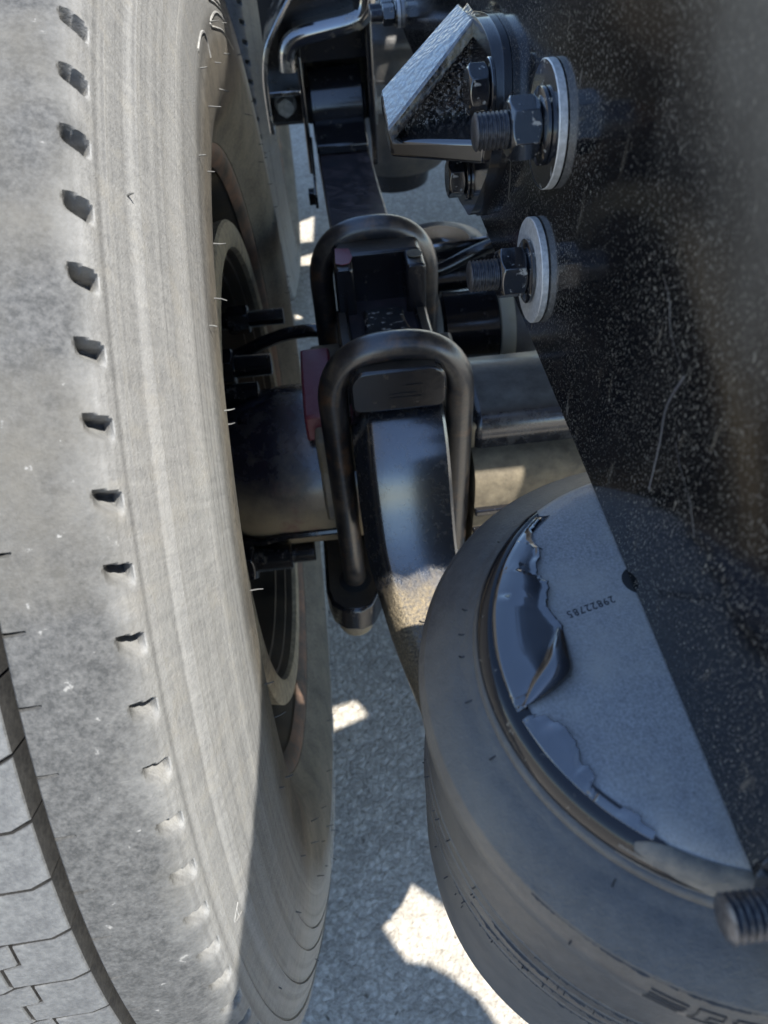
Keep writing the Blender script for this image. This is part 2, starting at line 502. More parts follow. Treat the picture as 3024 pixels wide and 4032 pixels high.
# ------------------------------------------------------------------ truck frame rail and what is bolted to it
XW = 0.0979
fr = thing('frame_rail', 'long glossy black frame rail with dust flecks standing on the air spring plate', 'truck frame', (XW, 0, .824))
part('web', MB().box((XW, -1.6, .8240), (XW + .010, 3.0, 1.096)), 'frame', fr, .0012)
part('top_flange', MB().box((XW, -1.6, 1.0965), (XW + .085, 3.0, 1.105)), 'paint', fr)

def frame_bolt(y, z, label, washer='zinc', rough_painted=False, tip=.030, nut_rot=8, wr=.0245, s=1.0, thin=False):
    base = (XW, y, z)
    t = thing('hex_bolt', label, 'bolt', base, 'bolts through the frame rail')
    x = XW + .0026
    part('washer', disc_mb('x', (y, z), wr * s, XW - .0002, XW - .0036, .006), washer, t, 0, 30)
    if washer == 'nut':
        part('bare_edge', MB().lathe([(XW - .0004, wr * s * 1.002), (XW - .0034, wr * s * 1.002), (XW - .0038, wr * s * .985)], 'x', (0, y, z), 64), 'zinc', t)
    part('flange_washer', MB().lathe([(x - .0036, .006), (x - .0036, .0150 * s), (x - .0048, .0150 * s), (x - .0062, .0143 * s), (x - .0066, .0150 * s), (x - .0080, .0150 * s), (x - .0086, .0140 * s), (x - .0086, .006)], 'x', (0, y, z), 40), 'nut', t)
    part('nut', hex_mb('x', (y, z), .0215 * s, x - (.0120 if thin else .0215), x - .0088, nut_rot), 'nut', t, .0004)
    part('threaded_shank', thread_mb('x', (y, z), .0074 * s, XW - tip - .003, XW + .012), 'thread', t)
    return t
frame_bolt(-.255, .925, 'black painted bolt with large washer beside the cast bracket on the frame', 'nut')
frame_bolt(-.258, .860, 'bolt with bare grey washer and chipped black nut below the cast bracket', 'zinc', nut_rot=22)
frame_bolt(-.535, .8475, 'blurred threaded bolt end nearest the camera above the air spring rubber', 'nut', tip=.0185, wr=.013, s=.78, thin=True)
frame_bolt(.318, .835, 'small threaded bolt on the far frame above the gold flange, upper of two', 'nut', tip=.028, wr=.015, s=.8)
frame_bolt(.300, .8215 + .0125, 'small threaded bolt on the far frame, lower of two', 'nut', tip=.028, wr=.015, s=.8)

for k, pl in enumerate(([(-.4106, .9127), (-.4065, .8975), (-.4093, .8845), (-.4117, .8658)], [(-.4174, .8929), (-.4241, .8886), (-.4340, .8847), (-.4425, .8777)], [(-.3837, .9285), (-.3905, .9250), (-.3966, .9178), (-.4088, .9133)])):
    mb_ = MB(); q = spline([Vector(z) for z in pl], 6); w_ = .00045 if k == 0 else .0003
    for a, b in zip(q, q[1:]):
        mb_.add([(XW - .0001, a.x - w_, a.y), (XW - .0001, a.x + w_, a.y), (XW - .0001, b.x + w_, b.y), (XW - .0001, b.x - w_, b.y)], [(0, 1, 2, 3)])
    part('scratch_mark', mb_, 'grey', fr)
# cast bump stop bracket
FL = [(-0.0982, 0.9285), (-0.1236, 0.9338), (-0.1422, 0.9362), (-0.1665, 0.9343), (-0.1786, 0.9279), (-0.1847, 0.9159), (-0.1893, 0.8981), (-0.1869, 0.8833), (-0.1733, 0.8652), (-0.1426, 0.8341), (-0.1245, 0.8286), (-0.0976, 0.8245), (-0.0636, 0.8239),
      (-.0600, .8240), (-.046, .835), (-.048, .87), (-.068, .905)]
FL = [tuple(q) for q in spline([Vector(q) for q in FL] + [Vector(FL[0])], 4)[:-1]]
cb = thing('stop_bracket', 'black cast triangular bracket with rough sloping face bolted to the frame', 'bracket', (XW, -.14, .88))
part('mounting_flange', MB().prism(FL, 'x', XW - .0095, XW - .0003), 'gloss', cb, .0022, bseg=3)
part('shim_plate', MB().prism([(-.14 + (a + .14) * 1.02, .885 + (b - .885) * 1.02) for a, b in FL], 'x', XW - .0040, XW - .0001), 'paint', cb, .0006)
xr = XW - .0095
# triangular gusset: sloping strip, side web, bottom shelf
def quadprism(a, b, w0, w1):
    return a, b
sl = MB()   # sloping strip, a slab 6 mm thick
A0, A1 = Vector((xr, -.128, .9335)), Vector((xr, -.083, .9305))     # near / far at frame
B0, B1 = Vector((.0385, -.148, .8895)), Vector((.0385, -.112, .8975))     # near / far at tip
C0, C1 = Vector((.0410, -.1495, .8815)), Vector((.0395, -.108, .8840))
dn = Vector((.004, .0, -.006))
sl.loft([[tuple(A0), tuple(A1), tuple(A1 + dn), tuple(A0 + dn)], [tuple(B0), tuple(B1), tuple(B1 + dn), tuple(B0 + dn)],
         [tuple(C0), tuple(C1), tuple(C1 + Vector((.006, 0, 0))), tuple(C0 + Vector((.006, 0, 0)))]])
part('sloping_face', sl, 'slope', cb, .0012)
wb = MB()
wb.loft([[(xr + .002, -.124, .934), (xr + .002, -.100, .934), (xr + .002, -.100, .878), (xr + .002, -.132, .878)],
         [(.0425, -.134, .886), (.0425, -.112, .886), (.0425, -.112, .872), (.0425, -.136, .872)]])
part('gusset_web', wb, 'rough', cb)
sh = MB()
sh.loft([[(xr + .001, -.100, .8880), (xr + .001, -.133, .8880), (xr + .001, -.171, .8875), (xr + .001, -.171, .8750), (xr + .001, -.100, .8750)],
         [(.0405, -.108, .8830), (.0405, -.134, .8830), (.0405, -.1420, .8815), (.0405, -.1420, .8720), (.0405, -.108, .8720)]])
part('bottom_shelf', sh, 'gloss', cb, .0022, bseg=3)
for (y, z, lab) in ((-.180, .9165, 'hex bolt head on the upper corner of the cast bracket'), (-.128, .8505, 'hex bolt head hidden in shade under the cast bracket shelf'),
                    (-.075, .905, 'hex bolt head behind the sloping face of the cast bracket')):
    t = thing('hex_bolt', lab, 'bolt', (xr, y, z), 'bolts holding the cast bracket')
    part('washer', disc_mb('x', (y, z), .0135, xr - .0002, xr - .0022, .003), 'nut', t)
    part('bolt_head', hex_mb('x', (y, z), .0200, xr - .0125, xr - .0024, 20), 'nut', t, .0004)

# ------------------------------------------------------------------ wheels
AX = (0, .5)   # axle centre (y, z)
prof_in = [(-.104, .300), (-.0985, .3135), (-.0925, .3165), (-.0875, .328), (-.0800, .337), (-.0745, .349), (-.0712, .361), (-.0697, .372), (-.0690, .384), (-.0690, .394), (-.0693, .402), (-.0688, .4035),
           (-.0693, .412), (-.0702, .422), (-.0712, .432), (-.0722, .4385), (-.0725, .4390), (-.0734, .4393), (-.0734, .4398), (-.0721, .4403), (-.0741, .446), (-.0757, .4535), (-.0766, .4538), (-.0766, .4543), (-.0752, .4548), (-.0787, .466), (-.0812, .4740), (-.0821, .4743), (-.0821, .4748), (-.0806, .4753),
           (-.0838, .4815), (-.0845, .4825), (-.0849, .4845), (-.0870, .4910), (-.0883, .4945), (-.0894, .4949), (-.0894, .4955), (-.0878, .4962),
           (-.0894, .4995), (-.0903, .5040), (-.0915, .5075), (-.0935, .5108), (-.0965, .5133), (-.1000, .5150), (-.1045, .5165),
           (-.1090, .5177), (-.1140, .5188), (-.1190, .5197), (-.1240, .5204), (-.1290, .5210), (-.1340, .5214), (-.1372, .5215), (-.1380, .5208), (-.1384, .5190), (-.1392, .5090), (-.1410, .5062),
           (-.1500, .5062)]
def refine(pr):
    out = []
    for a, b in zip(pr, pr[1:]):
        n = 4 if (-.1045 < a[0] <= -.0888 and a[1] > .496) else 1
        for k in range(n): out.append((a[0] + (b[0] - a[0]) * k / n, a[1] + (b[1] - a[1]) * k / n))
    out.append(pr[-1])
    return out
pin = refine(prof_in)
XC = -.215
full_prof = pin + [(2 * XC - x, r) for x, r in reversed(pin)]
NH, SUB = 112, 30
NT = NH * SUB
TH0 = math.degrees(2.0127)
def holes(x, r, ph, side):
    """scoop depth for pockets moulded into the shoulder; ph = 0..1 along the pitch, growing downwards"""
    u = (x + .0993) / .0085          # 0 at the tread side, 1 at the sidewall side
    if u < 0 or u > 1: return 0
    top = .12 + .10 * u + .05 * (1 - u) ** 2
    bot = .38 + .20 * u ** .8
    w = (ph - top) / (bot - top)
    if w < 0 or w > 1: return 0
    d = min(1, w / .13) * (1 - max(0, (w - .24) / .76))
    d = d * d * (3 - 2 * d) * .3 + d * .7
    e = min(1, u / .30) * min(1, (1 - u) / .14)
    return .0120 * d * e
def tyre_mesh():
    vs = []; fs = []
    n = len(full_prof)
    rnd = random.Random(3)
    wob = [rnd.uniform(-1, 1) for _ in range(64)]
    for i in range(NT):
        th = TH0 + 360 * i / NT
        a = R_(th)
        ph = ((i + SUB * .62) % SUB) / SUB
        ca, sa = math.cos(a), math.sin(a)
        for k, (x, r) in enumerate(full_prof):
            xs = x if x > XC else 2 * XC - x
            d = 0
            if -.1010 < xs < -.0898 and r > .497: d = holes(xs, r, ph, 0)
            if -.1372 <= xs <= -.1325 and r > .52:
                if (i % 31) < 1: d = .006
            rr = r - d
            xx = x - (d * .5 if x > XC else -d * .5)
            vs.append((xx - XC, rr * ca, rr * sa))
    for i in range(NT):
        j = (i + 1) % NT
        for k in range(n - 1):
            fs.append((i * n + k, j * n + k, j * n + k + 1, i * n + k + 1))
    me = bpy.data.meshes.new('tyre')
    me.from_pydata(vs, [], fs)
    me.materials.append(M['tyre']); me.materials.append(M['sidewall']); me.materials.append(M['groove']); me.materials.append(M['bead'])
    kind = []
    for k in range(n - 1):
        x_, r_ = full_prof[k]; x2_, r2_ = full_prof[k + 1]
        rm = (r_ + r2_) / 2; xm = (x_ + x2_) / 2
        kind.append(2 if (rm < .5185 and abs(xm - XC) < .0768) else 0)
    me.polygons.foreach_set('material_index', kind * NT)
    me.polygons.foreach_set('use_smooth', [True] * len(me.polygons))
    me.set_sharp_from_angle(angle=R_(38))
    return me
def prof_x(r):
    """outer surface x of the inner sidewall at radius r"""
    best = None
    for (x0, r0), (x1, r1) in zip(prof_in, prof_in[1:]):
        if r0 <= r <= r1 and r1 > r0:
            return x0 + (x1 - x0) * (r - r0) / (r1 - r0)
    return -.09
WB = Vector((XC, 0, .5))
def wheel(label, group):
    w = thing('truck_wheel', label, 'wheel', tuple(WB), group)
    ty = link('tyre', tyre_mesh(), w)
    # tread blocks -----------------------------------------------------------
    NB = 105
    step = 360 / NB
    def block(x0, x1, ang0, zig_right=False):
        mb = MB()
        L = R_(step) * .5215
        gap = .0016
        def off(u):    # lateral sipe curve, u = 0 at the groove side
            return .0000 if u < .08 else (.0035 if u < .25 else .0050)
        us = [0, .10, .28, .62, 1.0]
        rows = []
        for u in us: rows.append((x0 + (x1 - x0) * u, .0042 * min(1, u / .28) + .0016 * u))
        zg = .0045
        rl_ = rows[:-1]
        oe = rows[-1][1]
        if zig_right:
            right = [(x0 - zg, L - gap / 2), (x0 - zg, L * .52), (x0 + zg, L * .46), (x0 + zg, gap / 2)]
        else:
            right = [(x0, L - gap / 2), (x0, L * .66), (x0, L * .33), (x0, gap / 2)]
        low = [(x, o + gap / 2) for x, o in rl_[1:]] + [(x1 + zg, oe + gap / 2)]
        left = [(x1 + zg, oe + L * .46), (x1 - zg, oe + L * .54)]
        up = [(x1 - zg, oe + L - gap / 2)] + [(x, o + L - gap / 2) for x, o in reversed(rl_[1:])]
        loop = right + low + left + up
        n = len(loop)
        def P(q, r, ins=0):
            cx = (x0 + x1) / 2; ct = L / 2 + .002
            x = q[0] + (cx - q[0]) * ins; t = q[1] + (ct - q[1]) * ins
            a = R_(ang0) + t / .5215
            return (x - XC, r * math.cos(a), r * math.sin(a))
        vs = [P(q, .5070) for q in loop] + [P(q, .5208) for q in loop] + [P(q, .5216, .035) for q in loop]
        fs = []
        for lv in (0, 1):
            fs += [(lv * n + i, lv * n + (i + 1) % n, (lv + 1) * n + (i + 1) % n, (lv + 1) * n + i) for i in range(n)]
        fs.append(tuple(2 * n + i for i in range(n)))
        return mb.add(vs, fs)
    cols = [(-.1446, -.1765, 147.3), (-.1782, -.2085, 147.85)]
    for x0, x1, a0 in cols:
        me = block(x0, x1, 0, x0 < -.15).mesh('tread_block', M['tread'])
        me.materials.append(M['groove'])
        for pl in me.polygons:
            if len(pl.vertices) == 4 and min((me.vertices[q].co.yz.length for q in pl.vertices)) < .510: pl.material_index = 1
        for k in range(-14, 10):
            o = link('tread_block', me, ty)
            o.rotation_euler = (R_(a0 + step * k), 0, 0)
    rest = MB()
    for ci, (x0, x1, a0) in enumerate(cols + [(-.2102, -.2440, 148.4), (-.2457, -.2838, 148.95)]):
        b = block(x0, x1, 0, x0 < -.15)
        for k in range(-14, NB - 14):
            if ci < 2 and k < 10: continue
            rest.add(b.v, b.f, Matrix.Rotation(R_(a0 + step * k), 4, 'X'))
    o = link('tread_pattern', rest.mesh('tread_pattern', M['tread']), ty)
    o['kind'] = 'stuff'
    # vent hairs ------------------------------------------------------------------
    hr = MB()
    rnd = random.Random(11)
    for rad, num, ln in ((.4675, 9, .004), (.4820, 6, .004), (.4405, 16, .005), (.4030, 26, .007), (.380, 30, .008), (.360, 22, .008)):
        for k in range(num):
            if rnd.random() < .25: continue
            a = R_(360 * k / num + rnd.uniform(-1.5, 1.5))
            x = prof_x(rad) - XC - .0005
            l = ln * rnd.uniform(.5, 1.15)
            b = rnd.uniform(-.35, .35)
            nr = .25 if rad < .41 else .55
            p0 = Vector((x, rad * math.cos(a), rad * math.sin(a)))
            er = Vector((0, math.cos(a), math.sin(a))); et = Vector((0, -math.sin(a), math.cos(a)))
            d = Vector((1, 0, 0)) + er * (rad - .40) * 8
            d.normalize()
            p1 = p0 + d * l * .6 + et * b * l * .2
            p2 = p0 + d * l + et * b * l * .7
            hr.tube([p0, p1, p2], [.0006, .00045, .0003], 5)
    o = link('vent_hair', hr.mesh('vent_hair', M['hair']), ty)
    o['kind'] = 'stuff'
    # raised sidewall lettering strokes -----------------------------------------------
    rl = MB()
    def stroke(pts, r=.0011):
        q = []
        for th, rad in pts:
            a = R_(th)
            q.append((prof_x(rad) - XC - r * .1, rad * math.cos(a), rad * math.sin(a)))
        rl.tube(spline([Vector(z) for z in q], 6), r, 6)
    for sft in (0, 160, 215, 270):
        for q in ([(58, .4130), (66, .4130), (74, .4130), (79, .4150), (80.5, .4190), (79, .4230), (74, .4250), (66, .4250), (58, .4250)],
                  [(58, .4165), (66, .4165), (73, .4165), (75, .4190), (73, .4215), (66, .4215), (58, .4215)],
                  [(60, .3960), (70, .3960), (78, .3970), (82, .4000), (81, .4040), (74, .4070), (64, .4080)],
                  [(60, .4320), (70, .4320), (82, .4320), (83.5, .4335), (82, .4350), (70, .4352), (60, .4355)],
                  [(88, .388), (88.3, .399), (89.5, .4055), (92, .4090), (96, .4100)]):
            stroke([(a + sft, b) for a, b in q])
    for q in ([(164.6, .4835), (164.1, .4905), (163.4, .4838)], [(164.35, .4862), (163.7, .4862)]):
        stroke(q, .0005)
    o = link('raised_lettering', rl.mesh('raised_lettering', M['sidewall']), ty)
    o['kind'] = 'stuff'
    # rim, drum ------------------------------------------------------------------------
    c = (-XC, 0, 0)   # lathe coords are absolute x, so shift by -XC
    def lp(pr): return MB().lathe(pr, 'x', c, 96)
    part('rim', lp([(-.1040, .300), (-.0975, .3045), (-.0938, .3105), (-.0935, .3165), (-.0950, .3205), (-.0985, .3190), (-.1000, .314)]), 'flange', w, base=(0, 0, 0))
    part('rim_barrel', lp([(-.1005, .3045), (-.112, .2985), (-.150, .292), (-.20, .284), (-.26, .276), (-.30, .278), (-.325, .30)]), 'rim', w, base=(0, 0, 0))
    part('wheel_disc', lp([(-.285, .06), (-.29, .12), (-.27, .20), (-.255, .277)]), 'rim', w, base=(0, 0, 0))
    part('brake_drum', lp([(-.26, .246), (-.16, .247), (-.112, .2495), (-.097, .2520), (-.0945, .2500), (-.0935, .2440), (-.0935, .2320), (-.0950, .2270), (-.1000, .2255)]), 'drum', w, base=(0, 0, 0))
    part('drum_bore', lp([(-.1000, .2254), (-.108, .2250), (-.1085, .2200), (-.120, .2195), (-.1205, .2130), (-.20, .212), (-.25, .21)]), 'rim', w, base=(0, 0, 0))
    part('drum_back', lp([(-.205, .02), (-.205, .2115)]), 'dark', w, base=(0, 0, 0))
    return w
w1 = wheel('large dusty truck tyre in sunlight with scooped shoulder pockets, nearest the camera', 'rear truck wheels')
def copy_tree(o, parent=None):
    c = o.copy(); COL.objects.link(c)
    if parent is not None: c.parent = parent
    for ch in list(o.children): copy_tree(ch, c)
    return c
w2 = copy_tree(w1)
w2.location = WB + Vector((-.010, 1.32, 0))
w2['label'] = 'shaded brown truck tyre farther forward, seen behind the near wheel'

# ------------------------------------------------------------------ axle
ax = thing('axle_housing', 'black and tan dusty drive axle housing running across under the spring clamp', 'axle', (0, 0, .5))
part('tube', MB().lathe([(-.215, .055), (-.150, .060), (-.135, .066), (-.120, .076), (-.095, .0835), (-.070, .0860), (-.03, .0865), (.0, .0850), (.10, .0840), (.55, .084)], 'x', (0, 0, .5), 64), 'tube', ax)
part('weld_bead', MB().tube(spline([Vector((-.125, -.072, .468)), Vector((-.105, -.082, .472)), Vector((-.085, -.0845, .480)), Vector((-.06, -.0853, .482)), Vector((-.02, -.0850, .482))], 6), .0042, 8), 'paint', ax)
part('axle_seat', MB().prism([(-.078, .555), (-.078, .600), (.075, .600), (.075, .555)], 'x', -.0335, .118), 'axle', ax, .004)
part('seat_lug', MB().prism([(-.060, .585), (-.056, .612), (-.01, .624), (.034, .624), (.040, .60), (.038, .585)], 'x', -.0415, -.0125), 'red', ax, .0025, )
part('seat_gusset', MB().prism([(-.088, .50), (-.086, .545), (-.060, .590), (-.01, .596), (0, .5)], 'x', -.0330, -.0020), 'axle', ax, .003)
hb = MB()
hb.loft([[(x0, -.080, .572), (x0, -.080, .592 + dz), (x0, -.076, .602 + dz), (x0, -.064, .6095 + dz), (x0, -.02, .613 + dz), (x0, .010, .611 + dz), (x0, .022, .600 + dz), (x0, .022, .565), (x0, -.072, .562)] for x0, dz in ((.112, 0), (.20, .0), (.55, .0))])
part('top_cover', hb, 'cover', ax, .010, bseg=4, ang=60)
part('rib', MB().box((.112, -.1150, .5130), (.50, -.060, .5210)), 'paint', ax, .002)
part('rib', MB().box((.112, -.1140, .4830), (.50, -.060, .4900)), 'paint', ax, .002)
part('rear_casting', MB().prism([tuple(q) for q in spline([Vector(z) for z in [(-.060, .572), (-.088, .571), (-.104, .560), (-.109, .540), (-.108, .50), (-.100, .455), (-.07, .415), (0, .40)]], 5)] + [(0, .57)], 'x', .112, .50), 'tan', ax, ang=50)
# studs and backing on the brake side
sp = thing('brake_spider', 'dark brake backing hardware with threaded studs inside the wheel', 'brake part', (-.14, 0, .5))
part('backing', MB().lathe([(-.150, .058), (-.150, .12), (-.158, .125), (-.17, .13), (-.17, .058)], 'x', (0, 0, .5), 48), 'dark', sp)
for (y, z, x1, r) in ((.135, .600, -.060, .0095), (.060, .592, -.075, .012), (-.075, .440, -.052, .011), (-.09, .455, -.075, .014), (.03, .578, -.09, .013), (.11, .50, -.07, .011)):
    q = part('stud', thread_mb('x', (y, z), r, x1, -.155, .0026, .0010), 'paint', sp)
    part('nut', hex_mb('x', (y, z), r * 2.9, x1 - .062, x1 - .038, 10), 'paint', q, .0006, root=sp)

# ------------------------------------------------------------------ suspension arm
ar = thing('trailing_arm', 'black forged trailing arm with spring eye running under the U-bolts to the air spring', 'suspension arm', (.042, 0, .62))
fa = MB()
def rect(y, x0, x1, zt, zb): return [(x0, y, zt), (x1, y, zt), (x1, y, zb), (x0, y, zb)]
fa.loft([rect(-.10, .006, .079, .655, .602), rect(.12, .006, .079, .650, .602), rect(.20, .005, .079, .633, .596), rect(.30, .004, .079, .6135, .582), rect(.45, .000, .078, .5975, .568), rect(.60, -.004, .075, .597, .567)])
part('front_leaf', fa, 'spring', ar, .003)
ec = (.035, .668, .632)
ey = part('spring_eye', MB().lathe([(-.041, .026), (-.041, .052), (-.039, .054), (.037, .054), (.039, .052), (.039, .026)], 'x', ec, 48), 'paint', ar)
part('bushing', MB().lathe([(-.046, .0), (-.046, .025), (.044, .025), (.044, 0)], 'x', ec, 32), 'flash', ey, root=ar)
part('leaf_wrap', MB().loft([rect(.560, -.004, .074, .612, .598), rect(.610, -.005, .074, .626, .600), rect(.640, -.005, .074, .640, .62)]), 'paint', ar, .003)
# rear beam: dropped S curve
path = [(-.060, .660, .0150, .0800, .004, .050), (-.100, .656, .0150, .0800, .0035, .060), (-.128, .645, .0145, .0800, .0030, .085), (-.149, .626, .0140, .0800, .003, .11), (-.168, .590, .0150, .0805, .003, .11), (-.190, .560, .0170, .081, .005, .09),
        (-.220, .540, .0230, .083, .0125, .066), (-.265, .527, .0330, .090, .0240, .050), (-.33, .517, .046, .104, .040, .042), (-.42, .508, .062, .135, .056, .040), (-.50, .503, .075, .16, .07, .040)]
ps = spline([Vector((a, b, c)) for a, b, c, d, e, f in path], 5)
ps2 = spline([Vector((d, e, f)) for a, b, c, d, e, f in path], 5)
rb = MB(); rings = []
for i, (q, q2) in enumerate(zip(ps, ps2)):
    nx = ps[min(i + 1, len(ps) - 1)]; pv = ps[max(i - 1, 0)]
    d = Vector((0, nx.x - pv.x, nx.y - pv.y)).normalized()
    nrm = Vector((0, d.z, -d.y))
    if nrm.z < 0: nrm = -nrm
    y, z, xl = q; xr_, xb, th = q2
    top = Vector((0, y, z))
    if th > .04: pass
    mid = top - nrm * (th * .45); bot = top - nrm * th
    rings.append([(xl, *top.yz), (xl + .004, *(top + nrm * .0015).yz), (xr_ - .003, *(top + nrm * .0015).yz), (xr_ - .0005, *(top - nrm * .001).yz), (xr_ + .0005, *(top - nrm * .006).yz), (xr_ + .0005, *bot.yz), (xb, *bot.yz), (xb - .002, *(top - nrm * .022).yz), (xl - .004, *(top - nrm * .004).yz)])
rb.loft(rings)
part('rear_beam', rb, 'arm', ar, ang=28)

# clamp pad on top of the arm, between the two U-bolts
cp = thing('spring_clamp_pad', 'black cast clamp pad with dark recess, held down by two U-bolts', 'clamp', (.042, 0, .66))
def rrect(x0, x1, z0, z1, r, n=5, bottom=True):
    pts = []
    for cx, cz, a in ((x1 - r, z1 - r, 0), (x0 + r, z1 - r, 90)):
        for k in range(n + 1):
            t = R_(a + 90 * k / n); pts.append((cx + r * math.cos(t), cz + r * math.sin(t)))
    for cx, cz, a in ((x0 + r * .6, z0 + r * .6, 180), (x1 - r * .6, z0 + r * .6, 270)):
        for k in range(n + 1):
            t = R_(a + 90 * k / n); pts.append((cx + r * .6 * math.cos(t), cz + r * .6 * math.sin(t)))
    return pts
part('rear_saddle', MB().prism(rrect(.0030, .0805, .6615, .7020, .014), 'y', -.118, -.070), 'pad', cp, .0022)
mk = part('cast_mark', MB().box((.034, -.1187, .6745), (.062, -.1180, .6755)).box((.034, -.1187, .6785), (.056, -.1180, .6793)).box((.060, -.1187, .6755), (.061, -.1180, .6865)).box((.046, -.1187, .6863), (.061, -.1180, .6873)), 'pad', cp)
part('front_saddle', MB().prism(rrect(.0005, .0865, .62, .7025, .008), 'y', .066, .128), 'pad', cp, .0025)
part('corner_post', MB().prism(rrect(.0008, .0190, .60, .7015, .005), 'y', .042, .068), 'pad', cp, .0022)
part('corner_post', MB().prism(rrect(.0675, .0866, .60, .7015, .005), 'y', .038, .068), 'pad', cp, .0022)
part('side_wall', MB().loft([[(-.002, .050, .655), (.010, .050, .655), (.014, .050, .60), (-.003, .050, .60)], [(-.001, -.072, .668), (.012, -.072, .668), (.016, -.072, .61), (-.003, -.072, .61)]]), 'pad', cp, .003)
part('side_wall', MB().loft([[(.074, .050, .655), (.087, .050, .655), (.089, .050, .60), (.070, .050, .60)], [(.074, -.072, .668), (.085, -.072, .668), (.089, -.072, .61), (.070, -.072, .61)]]), 'pad', cp, .003)
part('spine', MB().loft([[(.0225, .010, .678), (.0600, .010, .678), (.065, .010, .630), (.018, .010, .630)], [(.0235, -.018, .684), (.0590, -.018, .684), (.065, -.018, .630), (.018, -.018, .630)], [(.0200, -.052, .692), (.0630, -.052, .692), (.070, -.052, .630), (.014, -.052, .630)], [(.008, -.074, .700), (.074, -.074, .700), (.078, -.074, .63), (.004, -.074, .63)]]), 'nut', cp, .003)
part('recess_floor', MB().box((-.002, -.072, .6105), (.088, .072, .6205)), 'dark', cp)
part('worn_patch', MB().prism([(.003, .050), (.009, .0465), (.016, .0485), (.0195, .060), (.017, .076), (.004, .078)], 'z', .7027, .7032), 'red', cp)['label'] = 'red primer patch on the far corner of the pad'
part('rust_patch', MB().lathe([(.7027, .0), (.7027, .0075), (.7032, .0072), (.7032, 0)], 'z', (.0775, .056, 0), 14), 'tan', cp)

def u_bolt(y, ztop, zbot, label, tilt=0):
    t = thing('u_bolt', label, 'U-bolt', (.0415, y, ztop), 'U-bolts over the axle clamp')
    xl, xr_ = -.0125, .0955
    r = .0120
    pts = []
    zs = ztop - r
    pts += [(xl, y, zbot), (xl, y, zbot + .05), (xl, y, zs - .055)]
    cx = (xl + xr_) / 2; hw = (xr_ - xl) / 2
    for k in range(0, 25):
        a = math.pi - math.pi * k / 24
        # squarish arch
        c_, s_ = math.cos(a), math.sin(a)
        e = .80
        pts.append((cx + hw * math.copysign(abs(c_) ** e, c_), y, zs - .055 + .055 * abs(s_) ** .85))
    pts += [(xr_, y, zs - .055), (xr_, y, zbot + .05), (xr_, y, zbot)]
    part('bar', MB().tube(pts, r, 20), 'ubolt', t)
    for x in (xl, xr_):
        part('nut', hex_mb('z', (x, y), .030, zbot + .030, zbot + .055, 12), 'tan', t, .0006)
    return t
u_bolt(-.098, .7235, .320, 'thick black U-bolt with rust nearest the camera, over the pad end')
u_bolt(.100, .7215, .320, 'far black U-bolt arched over the front end of the clamp pad')
bp_ = thing('axle_clamp_plate', 'dark lower clamp plate with a U-bolt hole and rounded corner under the axle', 'clamp plate', (.042, 0, .40))
ol = [(-.045, .14), (-.045, -.110), (-.040, -.128), (-.028, -.139), (-.010, -.142), (.004, -.136), (.012, -.120), (.03, -.10), (.06, -.10), (.085, -.125), (.10, -.14), (.118, -.13), (.128, -.11), (.128, .14)]
part('plate', MB().prism(ol, 'z', .375, .414), 'pad', bp_, .004)
part('hole_rim', MB().lathe([(.4145, .0), (.4147, .0165), (.4143, .0175)], 'z', (-.0125, -.100, 0), 28), 'dark', bp_)
part('boss', MB().lathe([(.345, .0), (.345, .0185), (.352, .021), (.376, .0215)], 'z', (-.0165, -.110, 0), 28), 'axle', bp_)

# ------------------------------------------------------------------ air spring
AC = (.123, -.444)
sp1 = thing('air_spring', 'grey rubber air spring bellows with peeling black paint on its steel top plate', 'air spring', (AC[0], AC[1], .50))
plate_prof = [(.8215, .004), (.8235, .0045), (.8235, .0700), (.8233, .0730), (.8228, .0760), (.8219, .0788), (.8212, .0800), (.8210, .0812), (.8200, .0828), (.8180, .0844), (.8150, .0854), (.8120, .0852)]
part('top_plate', MB().lathe(plate_prof, 'z', (*AC, 0), 120), 'plate', sp1)
bag_prof = [(.8115, .0845), (.8105, .0866), (.8092, .0880), (.8080, .0886), (.8065, .0915), (.8057, .0925), (.8045, .0950), (.8020, .0992), (.7985, .1048), (.7945, .1098), (.7938, .1108), (.7930, .1118), (.7922, .1122), (.7900, .1142), (.7875, .1157), (.7850, .1166), (.7815, .1172), (.7780, .1171), (.7740, .1158), (.7690, .1139), (.7640, .1124), (.7590, .1117), (.7530, .1120), (.7450, .1131), (.7360, .1138),
            (.7290, .1141), (.7283, .1147), (.7272, .1142), (.7180, .1146), (.7173, .1152), (.7162, .1147), (.7075, .1150), (.7067, .1156), (.7056, .1151), (.6965, .1153), (.6957, .1159), (.6946, .1154), (.66, .1152), (.62, .1145), (.585, .1120), (.560, .1060), (.548, .098), (.546, .090), (.556, .084), (.59, .080)]
def bag_c(z):
    w_ = max(0, min(1, (.812 - z) / .03))
    return (AC[0] + .010 * w_, AC[1] + .002 * w_)
bgm = MB(); v = []; f = []; NS = 180; nb = len(bag_prof)
for i in range(NS):
    a = 2 * math.pi * i / NS
    for z, r in bag_prof:
        cx_, cy_ = bag_c(z)
        v.append((cx_ + r * math.cos(a), cy_ + r * math.sin(a), z))
for i in range(NS):
    k2 = (i + 1) % NS
    for k in range(nb - 1): f.append((i * nb + k, k2 * nb + k, k2 * nb + k + 1, i * nb + k + 1))
bl = part('bellows', bgm.add(v, f), 'bag', sp1)
